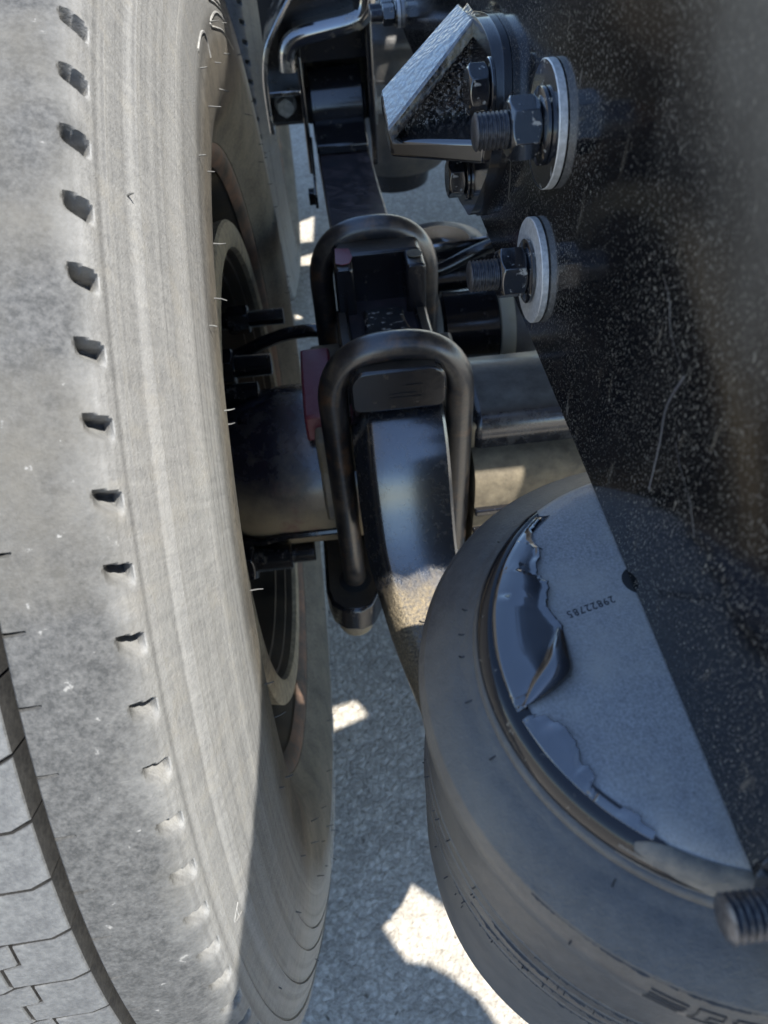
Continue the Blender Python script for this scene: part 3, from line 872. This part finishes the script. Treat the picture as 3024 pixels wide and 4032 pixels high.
# ragged moulding flash
fl = MB(); rnd = random.Random(5)
for z, r, lo, hi, amp in ((.7930, .1118, 218, 330, .0005), (.7280, .1147, 222, 330, .0006), (.7170, .1152, 212, 330, .0006), (.7064, .1156, 206, 330, .0006), (.6954, .1159, 200, 330, .0006), (.8075, .0893, 120, 330, .0003)):
    n = int((hi - lo) * 5); v = []; f = []; h = amp * .5
    for k in range(n + 1):
        a = R_(lo + (hi - lo) * k / n)
        h = max(.00015, min(amp * 1.7, h + rnd.uniform(-.5, .5) * amp * .7))
        if rnd.random() < .06: h = .00015
        for (dr, dz) in ((-.0006, .0004), (h, -.0002 - h * .35), (-.0006, -.0006)):
            v.append((bag_c(z)[0] + (r + dr) * math.cos(a), bag_c(z)[1] + (r + dr) * math.sin(a), z + dz))
    for k in range(n):
        for q in (0, 1): f.append((k * 3 + q, k * 3 + 3 + q, k * 3 + 4 + q, k * 3 + 1 + q))
    fl.add(v, f)
o = part('mould_flash', fl, 'flash', bl, root=sp1); o['kind'] = 'stuff'
def bag_r(z):
    for (z0, r0), (z1, r1) in zip(bag_prof, bag_prof[1:]):
        if z1 <= z <= z0: return r0 + (r1 - r0) * (z0 - z) / max(z0 - z1, 1e-6)
    return .11
hb = MB()
for k in range(60):
    z, lo, hi = rnd.choice([(.8057, 110, 330), (.7880, 150, 330), (.7280, 150, 330), (.7170, 170, 330), (.7064, 170, 330), (.6954, 170, 330), (.76, 120, 215), (.68, 120, 215), (.72, 110, 190)])
    a = R_(rnd.uniform(lo, hi)); r = bag_r(z)
    er = Vector((math.cos(a), math.sin(a), 0))
    p0 = Vector((*bag_c(z), z)) + er * (r - .0004)
    l = rnd.uniform(.0012, .0030)
    hb.tube([p0, p0 + er * l * .6 + Vector((0, 0, -.0004)), p0 + er * l + Vector((0, 0, rnd.uniform(-.0012, .0004)))], .00032, 5)
o = part('vent_hair', hb, 'flash', bl, root=sp1); o['kind'] = 'stuff'
# moulded outline lettering: stripe badge and block letters
lt = MB()
def ring_pt(a, z): 
    r = bag_r(z) + .0001
    return Vector((bag_c(z)[0] + r * math.cos(R_(a)), bag_c(z)[1] + r * math.sin(R_(a)), z))
def seg(a0, z0, a1, z1, w=.00034):
    lt.tube([ring_pt(a0 + (a1 - a0) * k / 5, z0 + (z1 - z0) * k / 5) for k in range(6)], w, 6)
for k in range(5):
    zz = .7893 - .0020 * k; a = -121.5 - .30 * k
    seg(a, zz, a + 5.4 - .1 * k, zz - .0006)
def letter(a, pts):
    for (u0, v0), (u1, v1) in zip(pts, pts[1:]):
        f_ = lambda u, v: (a - 5.2 + u * 3.6 - (1 - v) * 1.6, .7802 + v * .0092)
        x0, y0 = f_(u0, v0); x1, y1 = f_(u1, v1)
        seg(x0, y0, x1, y1)
letter(-109.4, [(1, .72), (1, 1), (.0, 1), (0, 0), (1, 0), (1, .28), (.5, .28), (.5, .72), (1, .72)])
letter(-104.2, [(1, 1), (0, 1), (0, 0), (1, 0), (1, .25), (.42, .25), (.42, .4), (.8, .4), (.8, .62), (.42, .62), (.42, .76), (1, .76), (1, 1)])
letter(-98.2, [(.4, 1), (0, 1), (0, 0), (.4, 0), (.4, 1)])
letter(-95.0, [(0, 1), (.4, 1), (.8, .5), (1.2, 1), (1.2, 0), (.8, 0), (.8, .3), (.4, 0), (0, 0), (0, 1)])
o = part('moulded_lettering', lt, 'flash', bl, root=sp1); o['kind'] = 'stuff'
part('piston', MB().lathe([(.60, .070), (.57, .080), (.54, .079), (.506, .074), (.506, .0)], 'z', (*AC, 0), 64), 'paint', sp1)
# paint film still clinging to plate and lip
F1 = [(.0700, -.3795), (.0703, -.3866), (.0677, -.3889), (.0668, -.3961), (.0674, -.3984), (.0691, -.4009), (.0665, -.4054), (.0639, -.4123), (.0677, -.4161), (.0656, -.4226), (.0640, -.4273), (.0654, -.4303), (.0675, -.4352), (.0666, -.4392), (.0641, -.4447), (.0635, -.4489), (.0651, -.4554), (.0596, -.4571), (.0557, -.4579), (.0514, -.4601), (.0474, -.4632), (.0449, -.4644)]
F2 = [(.0445, -.4678), (.0504, -.4670), (.0542, -.4694), (.0587, -.4726), (.0599, -.4769), (.0605, -.4798), (.0601, -.4847), (.0622, -.4870), (.0635, -.4893), (.0618, -.4917), (.0611, -.4950), (.0593, -.4954)]
F3 = [(.0610, -.4953), (.0664, -.4982), (.0698, -.4999), (.0733, -.5022), (.0734, -.5047), (.0758, -.5072), (.0739, -.5097)]
def film(edge, curl):
    """strip between ragged inner edge and the plate lip, following the lip profile outside"""
    pts = [Vector(q) for q in edge]
    # subdivide and jitter
    q = []
    for a, b in zip(pts, pts[1:]):
        n = 4
        for k in range(n):
            c = a.lerp(b, k / n)
            if k: c += Vector((rnd.uniform(-1, 1), rnd.uniform(-1, 1))) * .0007
            q.append(c)
    q.append(pts[-1])
    mb = MB(); rows = []
    hp = [(r_, z_) for z_, r_ in plate_prof[1:]]
    def ph_(r):
        for (r0, z0), (r1, z1) in zip(hp, hp[1:]):
            if r0 <= r <= r1: return z0 + (z1 - z0) * (r - r0) / (r1 - r0)
        return hp[-1][1]
    N = 16
    for i, c in enumerate(q):
        d = c - Vector(AC); r = d.length; a = math.atan2(d.y, d.x)
        r_in = min(r, .0782); r_out = .0806
        row = []
        for k in range(N + 1):
            f_ = (k / N) ** 1.15
            rr = r_in + (r_out - r_in) * f_
            span = r_out - r_in
            hgt = curl * max(0, 1 - (rr - r_in) / .0025) * min(1, span / .006)
            blis = curl * .9 * math.exp(-((rr - r_in - span * .45) / (span * .28 + .0005)) ** 2) * max(0, math.sin(i * .21 + curl * 900)) * min(1, span / .009)
            row.append((AC[0] + rr * math.cos(a), AC[1] + rr * math.sin(a), ph_(rr) + .0004 + hgt + blis))
        rows.append((a, row))
    rows.sort(key=lambda z: z[0] % (2 * math.pi))
    n = len(rows[0][1]); v = []; f = []
    for a, r in rows: v += r
    for i in range(len(rows) - 1):
        for k in range(n - 1): f.append((i * n + k, i * n + k + 1, (i + 1) * n + k + 1, (i + 1) * n + k))
    return mb.add(v, f)
for F, cu_ in ((F1, .0012), (F2, .0010), (F3, .0012)):
    o = part('paint_film', film(F, cu_), 'film', sp1, ang=60)
    so = o.modifiers.new('thickness', 'SOLIDIFY'); so.thickness = .0005; so.offset = 1
lf = MB(); lpr = [(.8230, .0770), (.82265, .0785), (.8219, .0800), (.8219, .0814), (.8207, .0833), (.8184, .0850), (.8152, .0860), (.8135, .0861)]
v = []; f = []; SEG = 70
ends = [(127.5 + rnd.uniform(-1.2, 1.2), 233.5 + 3.5 * math.sin(k * 1.1) + rnd.uniform(-.8, .8)) for k in range(len(lpr))]
ends[0] = (ends[0][0], 226.0); ends[1] = (ends[1][0], 229.0); ends[-1] = (ends[-1][0], 246.0); ends[-2] = (ends[-2][0], 240.0)
for i in range(SEG + 1):
    for k, (z, r) in enumerate(lpr):
        a = R_(ends[k][0] + (ends[k][1] - ends[k][0]) * i / SEG)
        v.append((AC[0] + r * math.cos(a), AC[1] + r * math.sin(a), z))
nl = len(lpr)
for i in range(SEG):
    for k in range(nl - 1): f.append((i * nl + k, i * nl + k + 1, (i + 1) * nl + k + 1, (i + 1) * nl + k))
part('lip_film', lf.add(v, f), 'filmlip', sp1)
part('lip_dirt', MB().lathe([(.82175, .0798), (.8216, .0813), (.8204, .0832), (.8181, .0848), (.8151, .0858), (.8125, .0860)], 'z', (*AC, 0), 60, 228, 330), 'dustlip', sp1)
# curled tongue of paint
tg = MB()
tp = spline([Vector((.0668, -.4352, .8245)), Vector((.0640, -.4445, .8262)), Vector((.0610, -.4520, .8270)), Vector((.0530, -.4590, .8256)), Vector((.0470, -.4640, .8243))], 6)
wd = [.0006 + .0055 * math.sin(math.pi * min(1, k / (len(tp) - 1) * 1.05)) for k in range(len(tp))]
v = []; f = []
for k, (q, w_) in enumerate(zip(tp, wd)):
    for u in (-1, -.4, .2, .7, 1.0):
        v.append((q.x + u * w_ * .62, q.y - u * w_ * .55, q.z + .0018 * (1 - u * u) * (w_ / .006)))
for k in range(len(tp) - 1):
    for u in range(4): f.append((k * 5 + u, k * 5 + u + 1, k * 5 + 6 + u, k * 5 + 5 + u))
o = part('paint_curl', tg.add(v, f), 'film', sp1, ang=60)
so = o.modifiers.new('thickness', 'SOLIDIFY'); so.thickness = .0005
# stamped part number, read from the far side
cu_d = bpy.data.curves.new('number', 'FONT')
cu_d.body = '29822785'
cu_d.size = .0042
cu_d.space_character = 1.18
cu_d.extrude = .00015
cu_d.align_x = 'LEFT'
tmp = bpy.data.objects.new('tmp', cu_d); COL.objects.link(tmp)
bpy.context.view_layer.update()
me = bpy.data.meshes.new_from_object(tmp.evaluated_get(bpy.context.evaluated_depsgraph_get()))
bpy.data.objects.remove(tmp)
me.materials.clear(); me.materials.append(M['stamp'])
no = link('stamped_number', me, sp1)
no.location = Vector((.0893, -.4245, .82352)) - Vector(sp1.location)
no.rotation_euler = (0, 0, R_(180 + 14))
# bolt hole in the plate
part('plate_hole', MB().lathe([(.8236, .0), (.82375, .0055), (.8235, .0062)], 'z', (.1012, -.4188, 0), 24), 'dark', sp1)

sp2 = copy_tree(sp1)
sp2.location = Vector(sp1.location) + Vector((.03, 1.44, -.14))
sp2['label'] = 'distant grey air spring in shade beyond the cast bracket'

# ------------------------------------------------------------------ front hanger
hg = thing('spring_hanger', 'glossy black cast spring hanger around the far spring eye', 'hanger', (.02, .66, .66))
def ribbon(pts, wy, th):
    """curved bar following pts (x,z) at rear face y, wy deep, th thick"""
    P = spline([Vector(q) for q in pts], 6); n = len(P)
    lo = []; hi = []
    for i, q in enumerate(P):
        d = (P[min(i + 1, n - 1)] - P[max(i - 1, 0)]).normalized()
        nn = Vector((-d.y, d.x)) * th / 2
        lo.append(q - nn); hi.append(q + nn)
    return [tuple(q) for q in hi] + [tuple(q) for q in reversed(lo)]
lip = [(-.032, .706), (-.030, .728), (-.022, .741), (-.006, .7475), (.025, .752), (.060, .757), (.078, .765), (.086, .785), (.088, .83)]
part('roof', MB().prism(ribbon(lip, 0, .016), 'y', .600, .72), 'pad', hg, .004, bseg=3)
part('roof_lip', MB().tube([(q.x, .592, q.y) for q in spline([Vector(z) for z in lip], 6)], .0125, 16), 'lip', hg)
lfl = [(.000, .82), (-.016, .793), (-.040, .762), (-.058, .734), (-.066, .702), (-.068, .668), (-.068, .622)]
part('side_flange', MB().prism(ribbon(lfl, 0, .007), 'y', .590, .74), 'lip', hg, .002)
part('back_wall', MB().prism([(-.066, .62), (-.066, .70), (-.055, .735), (-.02, .79), (.0, .82), (.088, .83), (.088, .70), (-.01, .70), (-.016, .62)], 'y', .640, .66), 'pad', hg, .002)
part('side_plate', MB().box((-.0195, .600, .555), (-.0125, .735, .720)), 'paint', hg, .002)
part('side_plate', MB().box((.0815, .600, .560), (.0905, .735, .760)), 'paint', hg, .002)
part('shelf', MB().box((-.066, .592, .672), (-.018, .66, .680)), 'lip', hg, .002)
part('inner_arch', MB().prism(ribbon([(-.004, .66), (.002, .69), (.020, .704), (.055, .704), (.074, .692), (.079, .655)], 0, .010), 'y', .715, .735), 'tan', hg)
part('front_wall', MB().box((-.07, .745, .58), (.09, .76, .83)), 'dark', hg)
t = thing('hex_bolt', 'grey zinc hex bolt head on the outer ear of the far hanger', 'bolt', (-.044, .63, .648), 'bolts on the far hanger')
part('washer', disc_mb('y', (-.044, .648), .0165, .6395, .6365, .003), 'bolt', t)
part('bolt_head', hex_mb('y', (-.044, .648), .024, .618, .6363, 28), 'bolt', t, .0008)
t = thing('hex_bolt', 'grey washer and eye bolt end on the inner side of the far hanger', 'bolt', (.095, .668, .632), 'bolts on the far hanger')
part('washer', disc_mb('x', (.668, .632), .034, .0915, .0965, .003), 'bolt', t)
part('bolt_head', hex_mb('x', (.668, .632), .036, .097, .115, 28), 'bolt', t, .0008)
st = thing('hose_strap', 'thin black strap along the outer side of the far leaf spring', 'strap', (-.012, .45, .63))
part('bar', MB().box((-.0135, .40, .592), (-.0095, .60, .612), Matrix.Rotation(0, 4, 'X')), 'paint', st, .0015)
part('clip', MB().box((-.022, .42, .588), (-.012, .436, .606)), 'paint', st, .0015)

# ------------------------------------------------------------------ brake chamber, hoses, tanks beyond
bc = thing('brake_chamber', 'round black brake chamber with tan clamp band beside the clamp pad', 'brake chamber', (.165, .17, .535))
part('body', MB().lathe([(-.040, .0), (-.040, .040), (-.036, .045), (.022, .047), (.026, .047), (.026, 0)], 'x', (.160, .165, .540), 40), 'paint', bc)
part('clamp_band', MB().lathe([(.026, .047), (.026, .054), (.034, .056), (.042, .054), (.042, .044)], 'x', (.160, .165, .540), 40), 'cream', bc)
part('end_dome', MB().lathe([(.042, .048), (.060, .046), (.075, .036), (.080, .0)], 'x', (.160, .165, .540), 40), 'grey', bc)
dm = thing('differential_dome', 'rounded dusty grey casting in shade beyond the clamp pad', 'casting', (.165, .46, .47))
part('dome', MB().lathe([(.40, .095), (.44, .094), (.475, .085), (.50, .066), (.515, .035), (.518, .0)], 'z', (.168, .45, 0), 40), 'grey', dm)
part('lower_body', MB().lathe([(.20, .06), (.30, .085), (.38, .098), (.40, .097)], 'z', (.168, .45, 0), 40), 'paint', dm)
tk = thing('torque_rod', 'black rod with round bushing end lying behind the clamp pad', 'rod', (.15, .28, .55))
part('bushing_ring', MB().lathe([(-.03, .02), (-.03, .045), (.03, .045), (.03, .02)], 'x', (.150, .27, .545), 36), 'paint', tk)
part('shaft', MB().tube([(.15, .27, .545), (.30, .34, .53), (.6, .5, .5)], .022, 14), 'paint', tk)
hs = MB().tube(spline([Vector((-.20, .10, .555)), Vector((-.125, .12, .562)), Vector((-.085, .125, .575)), Vector((-.055, .125, .583)), Vector((-.02, .12, .586)), Vector((.02, .13, .57))], 8), .0075, 12)
tag(link('air_hose', hs.mesh('air_hose', M['paint'], (0, 0, 0))), 'black ribbed air hose running from the hub to behind the clamp pad', 'hose')
qv = thing('valve_body', 'round black valve cover with dusty cap among hoses beyond the clamp pad', 'valve', (.150, .345, .55))
part('cover', MB().lathe([(.50, .030), (.50, .060), (.535, .062), (.545, .058), (.552, .045), (.560, .040), (.563, .0)], 'z', (.150, .345, 0), 36), 'gloss', qv)
part('flange_rim', MB().lathe([(.528, .060), (.528, .068), (.534, .0685), (.535, .060)], 'z', (.150, .345, 0), 36), 'paint', qv)
for k in range(5):
    a = R_(72 * k + 20)
    part('screw', hex_mb('z', (.150 + .052 * math.cos(a), .345 + .052 * math.sin(a)), .012, .541, .549, 10), 'bolt', qv)
part('fitting', MB().tube([(.150, .29, .53), (.150, .255, .53)], .012, 12), 'bolt', qv)
lv = thing('control_link', 'thin bright rod with lever end crossing behind the grey washer bolt', 'link', (.2, .26, .60))
part('rod', MB().tube([(.115, .25, .600), (.205, .235, .612), (.30, .25, .60)], .0055, 10), 'lip', lv)
part('lever_end', MB().lathe([(-.008, .0), (-.008, .016), (.008, .016), (.008, 0)], 'y', (.205, .235, .612), 20), 'gloss', lv)
hs = MB().tube(spline([Vector((.09, .19, .60)), Vector((.13, .21, .595)), Vector((.18, .22, .61)), Vector((.24, .2, .64))], 8), .008, 12)
tag(link('air_hose', hs.mesh('air_hose', M['paint'], (0, 0, 0))), 'short black hose curving over the brake chamber', 'hose')

# ------------------------------------------------------------------ added deck sheet and panel out of frame, shaped to throw the shade
S = Vector((.38, -.33))
ZD = 1.128
dk = thing('shade_deck', 'unseen deck sheet added above the frame to cast shade, with holes cut for sun patches', 'shade caster', (.6, 0, ZD))
def shade_pt(x, y, z): return (x + S.x * (ZD - z), y + S.y * (ZD - z))
openings = [  # wanted sun patches carried up along the sun and cut out here
    [shade_pt(*q) for q in ((-.034, -.341, 0), (.013, -.305, 0), (.090, -.365, 0), (.30, -.33, 0), (.95, -.33, 0), (.95, -.9, 0), (.22, -.9, 0), (.135, -.58, 0), (.108, -.50, 0), (.095, -.467, 0), (.079, -.439, 0), (.049, -.412, 0), (.024, -.397, 0), (-.003, -.391, 0), (-.014, -.375, 0))],
    [shade_pt(*q) for q in ((-.112, 1.06, 0), (-.094, 1.06, 0), (-.094, 1.11, 0), (-.112, 1.11, 0))],
    [shade_pt(*q) for q in ((-.13, 1.30, 0), (-.03, 1.34, 0), (-.03, 1.40, 0), (-.13, 1.36, 0))],
    [shade_pt(*q) for q in ((-.09, 1.46, 0), (-.05, 1.46, 0), (-.04, 1.62, 0), (-.10, 1.58, 0))],
    [shade_pt(*q) for q in ((.106, -.105, .575), (.162, -.105, .575), (.150, -.110, .52), (.140, -.108, .44), (.106, -.108, .44))],
    [shade_pt(*q) for q in ((.012, -.197, .550), (.030, -.203, .545), (.050, -.196, .550), (.076, -.202, .545), (.079, -.225, .535), (.085, -.30, .525), (.060, -.345, .515), (.036, -.340, .515), (.018, -.30, .52))],
    [shade_pt(*q) for q in ((-.090, -.040, 0), (-.040, -.030, 0), (-.027, -.048, 0), (-.024, -.058, 0), (-.055, -.068, 0), (-.085, -.078, 0))],
    [shade_pt(*q) for q in ((-.060, -.300, 0), (-.050, -.297, 0), (-.051, -.308, 0), (-.060, -.309, 0))],
]
bm = bmesh.new()
outer = [(XW + .012, -1.6), (2.2, -1.6), (2.2, 3.0), (XW + .012, 3.0)]
edges = []
for loop in [outer] + openings:
    vv = [bm.verts.new((a - .6, b, 0)) for a, b in loop]
    edges += [bm.edges.new((vv[i], vv[(i + 1) % len(vv)])) for i in range(len(vv))]
bmesh.ops.triangle_fill(bm, use_beauty=True, use_dissolve=False, edges=edges)
me = bpy.data.meshes.new('shade_deck_sheet'); bm.to_mesh(me); bm.free()
me.materials.append(M['paint'])
do = link('shade_deck_sheet', me, dk)
so = do.modifiers.new('thickness', 'SOLIDIFY'); so.thickness = .004
bd = thing('shade_panel', 'unseen dark panel added above the frame, outline shaped to cast the shade on the tyre', 'truck body', (XW, 0, 1.13))  # added out of view, outline set by the shadow edge on the wheel
part('panel', MB().prism([(-.43, 1.133), (-.42, 1.140), (-.25, 1.240), (-.19, 1.297), (.0, 1.30), (.10, 1.5), (.16, 2.0), (3.0, 2.0), (3.0, 1.133)], 'x', XW + .002, XW + .012), 'paint', bd)
